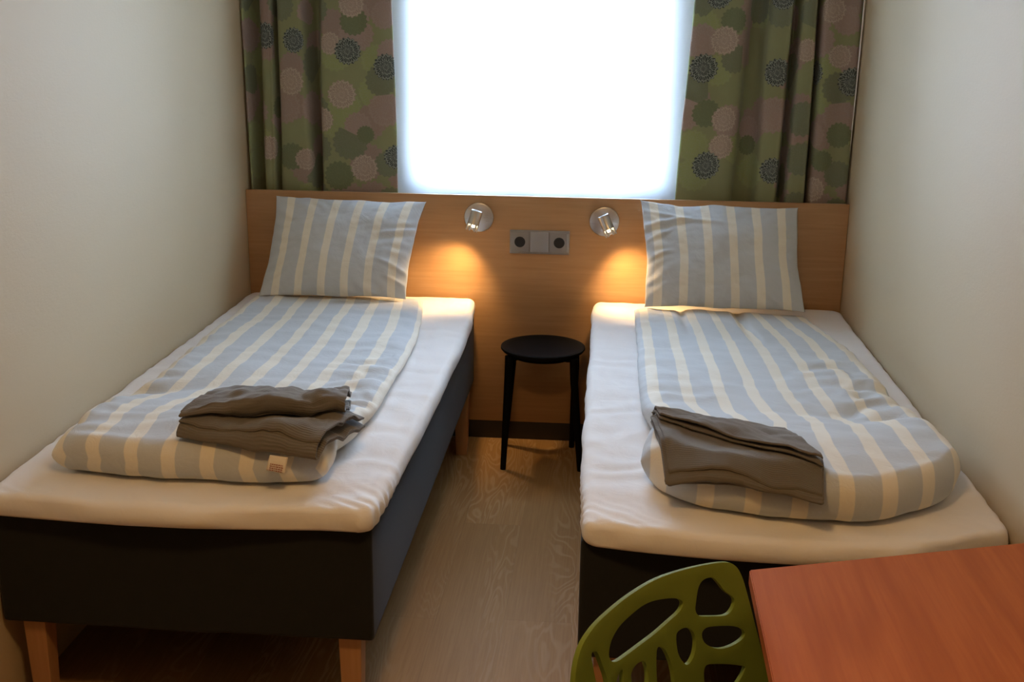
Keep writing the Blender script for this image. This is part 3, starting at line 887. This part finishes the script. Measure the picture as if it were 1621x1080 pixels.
# ------------------------------------------------------------------ reading lamps
def lamp(cx, cz, top, tip, label, aim, side):
    e = thing('reading_lamp', (cx, 0, cz), label, 'wall lamp', 'reading lamps on the headboard')
    lathe('wall_plate', (cx, -0.0005, cz), (0, -1, 0), [(0, 0.054), (0.006, 0.056), (0.012, 0.0545), (0.0135, 0.050)], M_chrome, e, 56)
    top = Vector(top); tip = Vector(tip); d = (tip-top).normalized(); L = (tip-top).length
    tube('arm', [(cx, -0.010, cz), (cx+0.25*(top.x-cx), -0.035, cz+0.008), top+d*0.022], [0.009, 0.009, 0.009], M_chrome, e, 16)
    h = lathe('lamp_head', top, d, [(0.0, 0.019), (0.003, 0.0215), (L*0.66, 0.0215), (L*0.70, 0.0225), (L*0.72, 0.0205), (L*0.72, 0.014), (L*0.5, 0.012)], M_chrome, e, 36, cap0=True, cap1=True)
    u, w, _ = frame_axes(d)
    for k in range(6):
        a = 2*PI*k/6+0.3
        off = u*(0.0185*math.cos(a))+w*(0.0185*math.sin(a))
        tube('prong', [top+d*(L*0.68)+off, top+d*(L*0.9)+off*1.04, top+d*(L*1.04)+off*1.06], [0.0036, 0.0034, 0.0026], M_chrome, h, 10)
    lathe('bulb', top+d*(L*0.70), d, [(0, 0.012), (0.006, 0.0125), (0.010, 0.009), (0.0115, 0.003)], M_lens, h, 24)
    ld = bpy.data.lights.new('reading_lamp_light', 'SPOT')
    ld.energy = LAMP_W; ld.color = (1.0, 0.62, 0.25); ld.spot_size = math.radians(108); ld.spot_blend = 1.0; ld.shadow_soft_size = 0.014
    lo = bpy.data.objects.new('reading_lamp_light', ld); link(lo)
    lo.location = tip+d*0.006
    lo.rotation_euler = Vector(aim).to_track_quat('-Z', 'Y').to_euler()
LAMP_W = 12.5
lamp(0.903, 0.892, (0.9065, -0.095, 0.932), (0.8865, -0.105, 0.860), 'small round steel reading lamp, lit, on the headboard beside the left pillow', (-0.42, 0.06, -1), -1)
lamp(1.377, 0.888, (1.370, -0.095, 0.926), (1.403, -0.105, 0.856), 'small round steel reading lamp, lit, on the headboard beside the right pillow', (0.42, 0.06, -1), 1)

# ------------------------------------------------------------------ power outlet
ox0, ox1, oz0, oz1 = 1.021, 1.248, 0.757, 0.847
e = thing('power_outlet', ((ox0+ox1)/2, 0, oz0), 'grey metal double power outlet panel between the two reading lamps', 'power outlet')
box('back_plate', ox0, ox1, -0.010, 0.0, oz0, oz1, M_alu, e, 0.002)
box('blank_cover', 1.100, 1.168, -0.0135, -0.0095, oz0+0.008, oz1-0.006, M_alu2, e, 0.001)
for cx in (1.060, 1.209):
    s_ = box('socket', cx-0.036, cx+0.034, -0.0135, -0.0095, oz0+0.008, oz1-0.006, M_alu, e, 0.001)
    r_ = lathe('socket_well', (cx, -0.0134, 0.803), (0, -1, 0), [(0, 0.0200), (0.0015, 0.0205), (0.0015, 0.0175), (0.0006, 0.0170), (0.0005, 0.0)], M_sock, s_, 36, cap1=False)
for cx in (1.060, 1.209):
    pass
box('side_highlight', 1.236, 1.2445, -0.0150, -0.0095, oz0+0.010, oz1-0.010, M_alu2, e, 0.001)  # highlight along the panel's side, built as a lighter raised strip

# ------------------------------------------------------------------ stool
sx, sy, szt = 1.166, -0.203, 0.452
e = thing('stool', (sx, sy, 0), 'small round black stool standing between the two beds', 'stool')
lathe('seat', (sx, sy, szt-0.020), (0, 0, 1), [(0, 0.140), (0.004, 0.150), (0.012, 0.1565), (0.018, 0.1555), (0.020, 0.150), (0.0165, 0.135), (0.014, 0.10), (0.0125, 0.05), (0.012, 0.0)], M_black, e, 64, cap1=False)
lathe('seat_ring', (sx, sy, szt-0.036), (0, 0, 1), [(0, 0.118), (0.016, 0.118), (0.016, 0.110), (0, 0.110), (0, 0.118)], M_black, e, 48, cap0=False, cap1=False)
for (tx, ty, bx_, by_) in ((-0.118, -0.085, -0.134, -0.114), (0.118, -0.085, 0.152, -0.098), (-0.118, 0.085, -0.150, 0.140), (0.118, 0.085, 0.112, 0.145)):
    tube('leg', [(sx+tx, sy+ty, szt-0.020), (sx+tx*1.02, sy+ty*1.03, szt-0.10), (sx+bx_, sy+by_, 0.0)], [0.0155, 0.0145, 0.0105], M_black, e, 16)
lathe('seat_bracket', (sx-0.095, sy-0.06, szt-0.040), (0, 0, 1), [(0, 0.012), (0.02, 0.016)], M_black, e, 16)
lathe('seat_bracket', (sx+0.095, sy-0.06, szt-0.040), (0, 0, 1), [(0, 0.012), (0.02, 0.016)], M_black, e, 16)

# ------------------------------------------------------------------ desk
zt_, th_ = 0.735, 0.026
e = thing('desk', (1.95, -3.0, 0), 'orange brown wooden desk standing against the right wall at the foot of the right bed', 'desk')
P4 = [(1.642, -2.505), (2.272, -2.305), (2.272, -3.65), (1.622, -3.65)]
bm = bmesh.new()
lo_ = [bm.verts.new((*p, zt_-th_)) for p in P4]; hi_ = [bm.verts.new((*p, zt_)) for p in P4]
bm.faces.new(hi_); bm.faces.new(lo_[::-1])
for i in range(4):
    j = (i+1) % 4; bm.faces.new((lo_[i], lo_[j], hi_[j], hi_[i]))
bmesh.ops.bevel(bm, geom=[ed for ed in bm.edges], offset=0.0018, segments=2, affect='EDGES')
bmesh.ops.recalc_face_normals(bm, faces=bm.faces)
mk_bm('desk_top', bm, M_desk, e)
box('end_panel', 1.70, 2.262, -3.62, -3.595, 0.0, zt_-th_, M_deskedge, e, 0.001)
box('leg', 1.700, 1.745, -2.64, -2.595, 0.0, zt_-th_, M_deskedge, e, 0.002)
box('leg', 2.215, 2.260, -2.47, -2.425, 0.0, zt_-th_, M_deskedge, e, 0.002)
box('apron', 2.240, 2.262, -3.59, -2.48, zt_-th_-0.09, zt_-th_, M_deskedge, e, 0.001)

# ------------------------------------------------------------------ green chair
OUT = [(-0.1763, -0.0455), (-0.1434, -0.0254), (-0.0987, -0.0126), (-0.049, -0.0026), (0.005, 0.0037), (0.0683, 0.0021), (0.1283, -0.0043), (0.1505, -0.0138), (0.1616, -0.0348), (0.1683, -0.0702), (0.1736, -0.1075), (0.1796, -0.1508),
       (0.188, -0.21), (0.195, -0.28), (0.200, -0.34), (0.204, -0.42), (0.206, -0.52), (0.203, -0.62), (0.19, -0.69), (0.165, -0.725), (0.12, -0.738), (0, -0.742), (-0.12, -0.738), (-0.165, -0.725), (-0.19, -0.69), (-0.205, -0.62), (-0.210, -0.52), (-0.210, -0.42), (-0.208, -0.34), (-0.207, -0.28), (-0.207, -0.20), (-0.206, -0.13), (-0.1965, -0.080)]
HOLES = [[(-0.1169, -0.0724), (-0.1077, -0.0553), (-0.0881, -0.0416), (-0.0603, -0.0326), (-0.03, -0.0264), (-0.0018, -0.0275), (0.0319, -0.0350), (0.0456, -0.0451), (0.0381, -0.0567), (0.0132, -0.066), (-0.0169, -0.0752), (-0.0472, -0.0812), (-0.0778, -0.0863), (-0.1009, -0.0884), (-0.1134, -0.0839)],
 [(0.0707, -0.0533), (0.0792, -0.0312), (0.0906, -0.0221), (0.1071, -0.0228), (0.117, -0.0331), (0.1276, -0.0496), (0.1417, -0.0643), (0.1417, -0.0753), (0.1322, -0.0852), (0.1189, -0.0871), (0.0933, -0.0808), (0.0741, -0.0746), (0.0682, -0.0648)],
 [(0.0249, -0.091), (0.0347, -0.0846), (0.0483, -0.086), (0.0588, -0.0959), (0.0612, -0.1129), (0.0551, -0.1301), (0.0429, -0.1411), (0.0331, -0.1367), (0.024, -0.1176)],
 [(0.0747, -0.1033), (0.0842, -0.0965), (0.1038, -0.0994), (0.1354, -0.1082), (0.153, -0.1199), (0.1515, -0.1306), (0.1345, -0.137), (0.1114, -0.1374), (0.0925, -0.1304), (0.0775, -0.1178)],
 [(-0.0179, -0.1014), (-0.0068, -0.0997), (0.0021, -0.1106), (0.0088, -0.1341), (0.0098, -0.1597), (0.0048, -0.1784), (-0.0131, -0.1775), (-0.0251, -0.152)],
 [(-0.0763, -0.1179), (-0.0631, -0.1071), (-0.0465, -0.1076), (-0.0413, -0.1199), (-0.0434, -0.1413), (-0.0577, -0.1587), (-0.0739, -0.1449)],
 [(-0.1099, -0.1184), (-0.1007, -0.1065), (-0.0926, -0.1043), (-0.0941, -0.1221), (-0.1002, -0.139), (-0.1089, -0.1338)],
 [(-0.1536, -0.059), (-0.1448, -0.058), (-0.1391, -0.0643), (-0.1327, -0.0844), (-0.1278, -0.104), (-0.1291, -0.1238), (-0.1439, -0.1294), (-0.1507, -0.1053), (-0.1538, -0.0789)],
 [(0.0714, -0.1569), (0.0951, -0.1573), (0.1421, -0.174), (0.1459, -0.182), (0.1305, -0.1982), (0.1073, -0.2094), (0.0718, -0.1982)],
 # lower openings below the picture
 [(-0.03, -0.20), (0.03, -0.20), (0.045, -0.23), (0.02, -0.27), (-0.03, -0.265), (-0.05, -0.235)],
 [(-0.15, -0.17), (-0.10, -0.175), (-0.085, -0.21), (-0.10, -0.255), (-0.14, -0.26), (-0.165, -0.22)],
 [(0.085, -0.235), (0.13, -0.23), (0.155, -0.25), (0.14, -0.285), (0.10, -0.285)],
 [(-0.10, -0.45), (-0.04, -0.44), (-0.03, -0.49), (-0.06, -0.54), (-0.11, -0.51)],
 [(0.04, -0.44), (0.10, -0.45), (0.12, -0.50), (0.08, -0.54), (0.03, -0.50)],
 [(-0.05, -0.60), (0.05, -0.60), (0.07, -0.63), (0.0, -0.67), (-0.07, -0.63)]]
def smooth_loop(pts, k=4):
    n = len(pts); out = []
    for i in range(n):
        p0, p1, p2, p3 = pts[i-1], pts[i], pts[(i+1) % n], pts[(i+2) % n]
        for j in range(k):
            t = j/k
            out.append(tuple(0.5*((2*p1[c])+(-p0[c]+p2[c])*t+(2*p0[c]-5*p1[c]+4*p2[c]-p3[c])*t*t+(-p0[c]+3*p1[c]-3*p2[c]+p3[c])*t**3) for c in (0, 1)))
    return out
def inside(p, poly):
    x, y = p; r = False; n = len(poly)
    for i in range(n):
        x1, y1 = poly[i]; x2, y2 = poly[(i+1) % n]
        if (y1 > y) != (y2 > y) and x < (x2-x1)*(y-y1)/(y2-y1)+x1: r = not r
    return r
out_s = smooth_loop(OUT, 5); holes_s = [smooth_loop(h, 4) for h in HOLES]
pts = []; edges = []
for lp in [out_s]+holes_s:
    o_ = len(pts); n = len(lp); pts += [Vector(p) for p in lp]; edges += [(o_+i, o_+(i+1) % n) for i in range(n)]
def far(p, loops, d):
    for lp in loops:
        for q in lp:
            if (p[0]-q[0])**2+(p[1]-q[1])**2 < d*d: return False
    return True
y = 0.0
while y > -0.74:
    x = -0.21
    while x < 0.21:
        p = (x, y)
        if inside(p, out_s) and not any(inside(p, h) for h in holes_s) and far(p, [out_s]+holes_s, 0.006): pts.append(Vector(p))
        x += 0.0125
    y -= 0.0125
vo, eo, fo, _, _, _ = geometry.delaunay_2d_cdt(pts, edges, [], 1, 1e-5)
tri = []
for f in fo:
    c = (sum(vo[i][0] for i in f)/len(f), sum(vo[i][1] for i in f)/len(f))
    if inside(c, out_s) and not any(inside(c, h) for h in holes_s): tri.append(tuple(f))
TH = math.radians(42); REC = math.radians(14)
cu = Vector((math.cos(TH), math.sin(TH), 0)); cn = Vector((math.sin(TH), -math.cos(TH), 0))
CO = Vector((1.4744, -2.7079, 0.81))
def shell(u, v):
    """bend the flat pattern into back, curved corner and seat"""
    vb = -0.27; R = 0.09; bend = math.radians(90-14+4)
    du = 0.7*u*u
    nB = cn*math.cos(REC)+Vector((0, 0, 1))*math.sin(REC); vB = Vector((0, 0, 1))*math.cos(REC)-cn*math.sin(REC)
    if v >= vb:
        return CO+cu*u+vB*v+nB*du
    base = CO+vB*vb
    s = vb-v; a = min(s/R, bend)
    # arc: tangent starts -vB, turns towards +nB
    P = base+nB*(R*(1-math.cos(a)))-vB*(R*math.sin(a))
    tdir = -vB*math.cos(a)+nB*math.sin(a); up = nB*math.cos(a)+vB*math.sin(a)
    rest = s-R*a
    if rest > 0: P = P+tdir*rest
    if rest > 0.25: P = P-up*(1.2*(rest-0.25)**2)
    return P+cu*u+up*(du*(1-0.6*a/bend))
e = thing('chair', (CO.x+0.10, CO.y-0.15, 0), 'lime green plastic chair with cut out openings in its back, pulled up to the desk', 'chair')
V = [shell(p[0], p[1])[:] for p in vo]
used = sorted({i for f in tri for i in f}); mp = {k: i for i, k in enumerate(used)}
sh_ = mk('shell', [V[i] for i in used], [tuple(mp[i] for i in f) for f in tri], M_green, e, None, True,
   [('SOLIDIFY', dict(thickness=0.0085, offset=0)), ('BEVEL', dict(width=0.0028, segments=3, limit_method='ANGLE', angle_limit=math.radians(50), harden_normals=False))])
for (u0, v0, u1, off) in ((-0.14, -0.42, -0.20, -0.03), (0.14, -0.42, 0.20, -0.03), (-0.14, -0.64, -0.19, 0.05), (0.14, -0.64, 0.19, 0.05)):
    a_ = shell(u0, v0)-Vector((0, 0, 0.006)); b_ = shell(u1, v0)+cn*off; b_.z = 0.0
    tube('leg', [a_, a_.lerp(b_, 0.5), b_], [0.011, 0.011, 0.010], M_chrome, e, 14)

# ------------------------------------------------------------------ ceiling lamp (in the near half of the room)
e = thing('ceiling_lamp', (1.15, -3.2, 2.5), 'round warm ceiling lamp above the near end of the room', 'ceiling lamp')
lathe('mount', (1.15, -3.2, 2.5), (0, 0, -1), [(0, 0.16), (0.03, 0.16), (0.035, 0.15)], M_white, e, 40)
lathe('lamp_shade', (1.15, -3.2, 2.465), (0, 0, -1), [(0, 0.15), (0.02, 0.148), (0.045, 0.125), (0.06, 0.08), (0.066, 0.0)], M_bulb, e, 40, cap1=False)
ld = bpy.data.lights.new('ceiling_lamp_light', 'AREA'); ld.shape = 'DISK'; ld.size = 0.28; ld.energy = 16.0; ld.color = (1.0, 0.57, 0.20)
lo = bpy.data.objects.new('ceiling_lamp_light', ld); link(lo); lo.location = (1.15, -3.2, 2.39)

# ------------------------------------------------------------------ daylight
wd = bpy.data.worlds.new('overcast'); S.world = wd; wd.use_nodes = True
nt = wd.node_tree; nt.nodes.clear()
bg = nt.nodes.new('ShaderNodeBackground'); ow = nt.nodes.new('ShaderNodeOutputWorld')
tc = nt.nodes.new('ShaderNodeTexCoord'); sp = nt.nodes.new('ShaderNodeSeparateXYZ'); rp = nt.nodes.new('ShaderNodeValToRGB')
nt.links.new(tc.outputs['Generated'], sp.inputs[0]); 
mr = nt.nodes.new('ShaderNodeMapRange'); mr.inputs[1].default_value = -1; nt.links.new(sp.outputs[2], mr.inputs[0]); nt.links.new(mr.outputs[0], rp.inputs[0])
rp.color_ramp.elements[0].position = 0.40; rp.color_ramp.elements[0].color = (0.42, 0.45, 0.50, 1)
rp.color_ramp.elements[1].position = 0.56; rp.color_ramp.elements[1].color = (0.585, 0.745, 1.0, 1)
nt.links.new(rp.outputs[0], bg.inputs[0]); bg.inputs[1].default_value = 40.0
nt.links.new(bg.outputs[0], ow.inputs[0])
ld = bpy.data.lights.new('window_portal', 'AREA'); ld.shape = 'RECTANGLE'; ld.size = WX1-WX0; ld.size_y = WZ1-WZ0; ld.cycles.is_portal = True
lo = bpy.data.objects.new('window_portal', ld); link(lo); lo.location = ((WX0+WX1)/2, YB+0.118, (WZ0+WZ1)/2); lo.rotation_euler = (-PI/2, 0, 0)

# ------------------------------------------------------------------ camera
cd = bpy.data.cameras.new('camera'); cam = bpy.data.objects.new('camera', cd); link(cam); S.camera = cam
cd.sensor_fit = 'HORIZONTAL'; cd.sensor_width = 36.0; cd.lens = 1807.12*36/1621
r = Vector((0.99631, 0.085, 0.01202)); u = Vector((-0.03464, 0.26993, 0.96226)); fw = Vector((-0.07855, 0.95912, -0.27188))
cam.matrix_world = Matrix(((r.x, u.x, -fw.x, 1.3832), (r.y, u.y, -fw.y, -4.2661), (r.z, u.z, -fw.z, 1.6171), (0, 0, 0, 1)))
cd.clip_start = 0.05
vs_ = S.view_settings
vs_.view_transform = 'Standard'; vs_.look = 'None'; vs_.gamma = 1.0; vs_.exposure = 0.0; vs_.use_curve_mapping = False
S.cycles.use_denoising = True
S.cycles.max_bounces = 10; S.cycles.diffuse_bounces = 6; S.cycles.transparent_max_bounces = 12
S.cycles.sample_clamp_indirect = 6.0
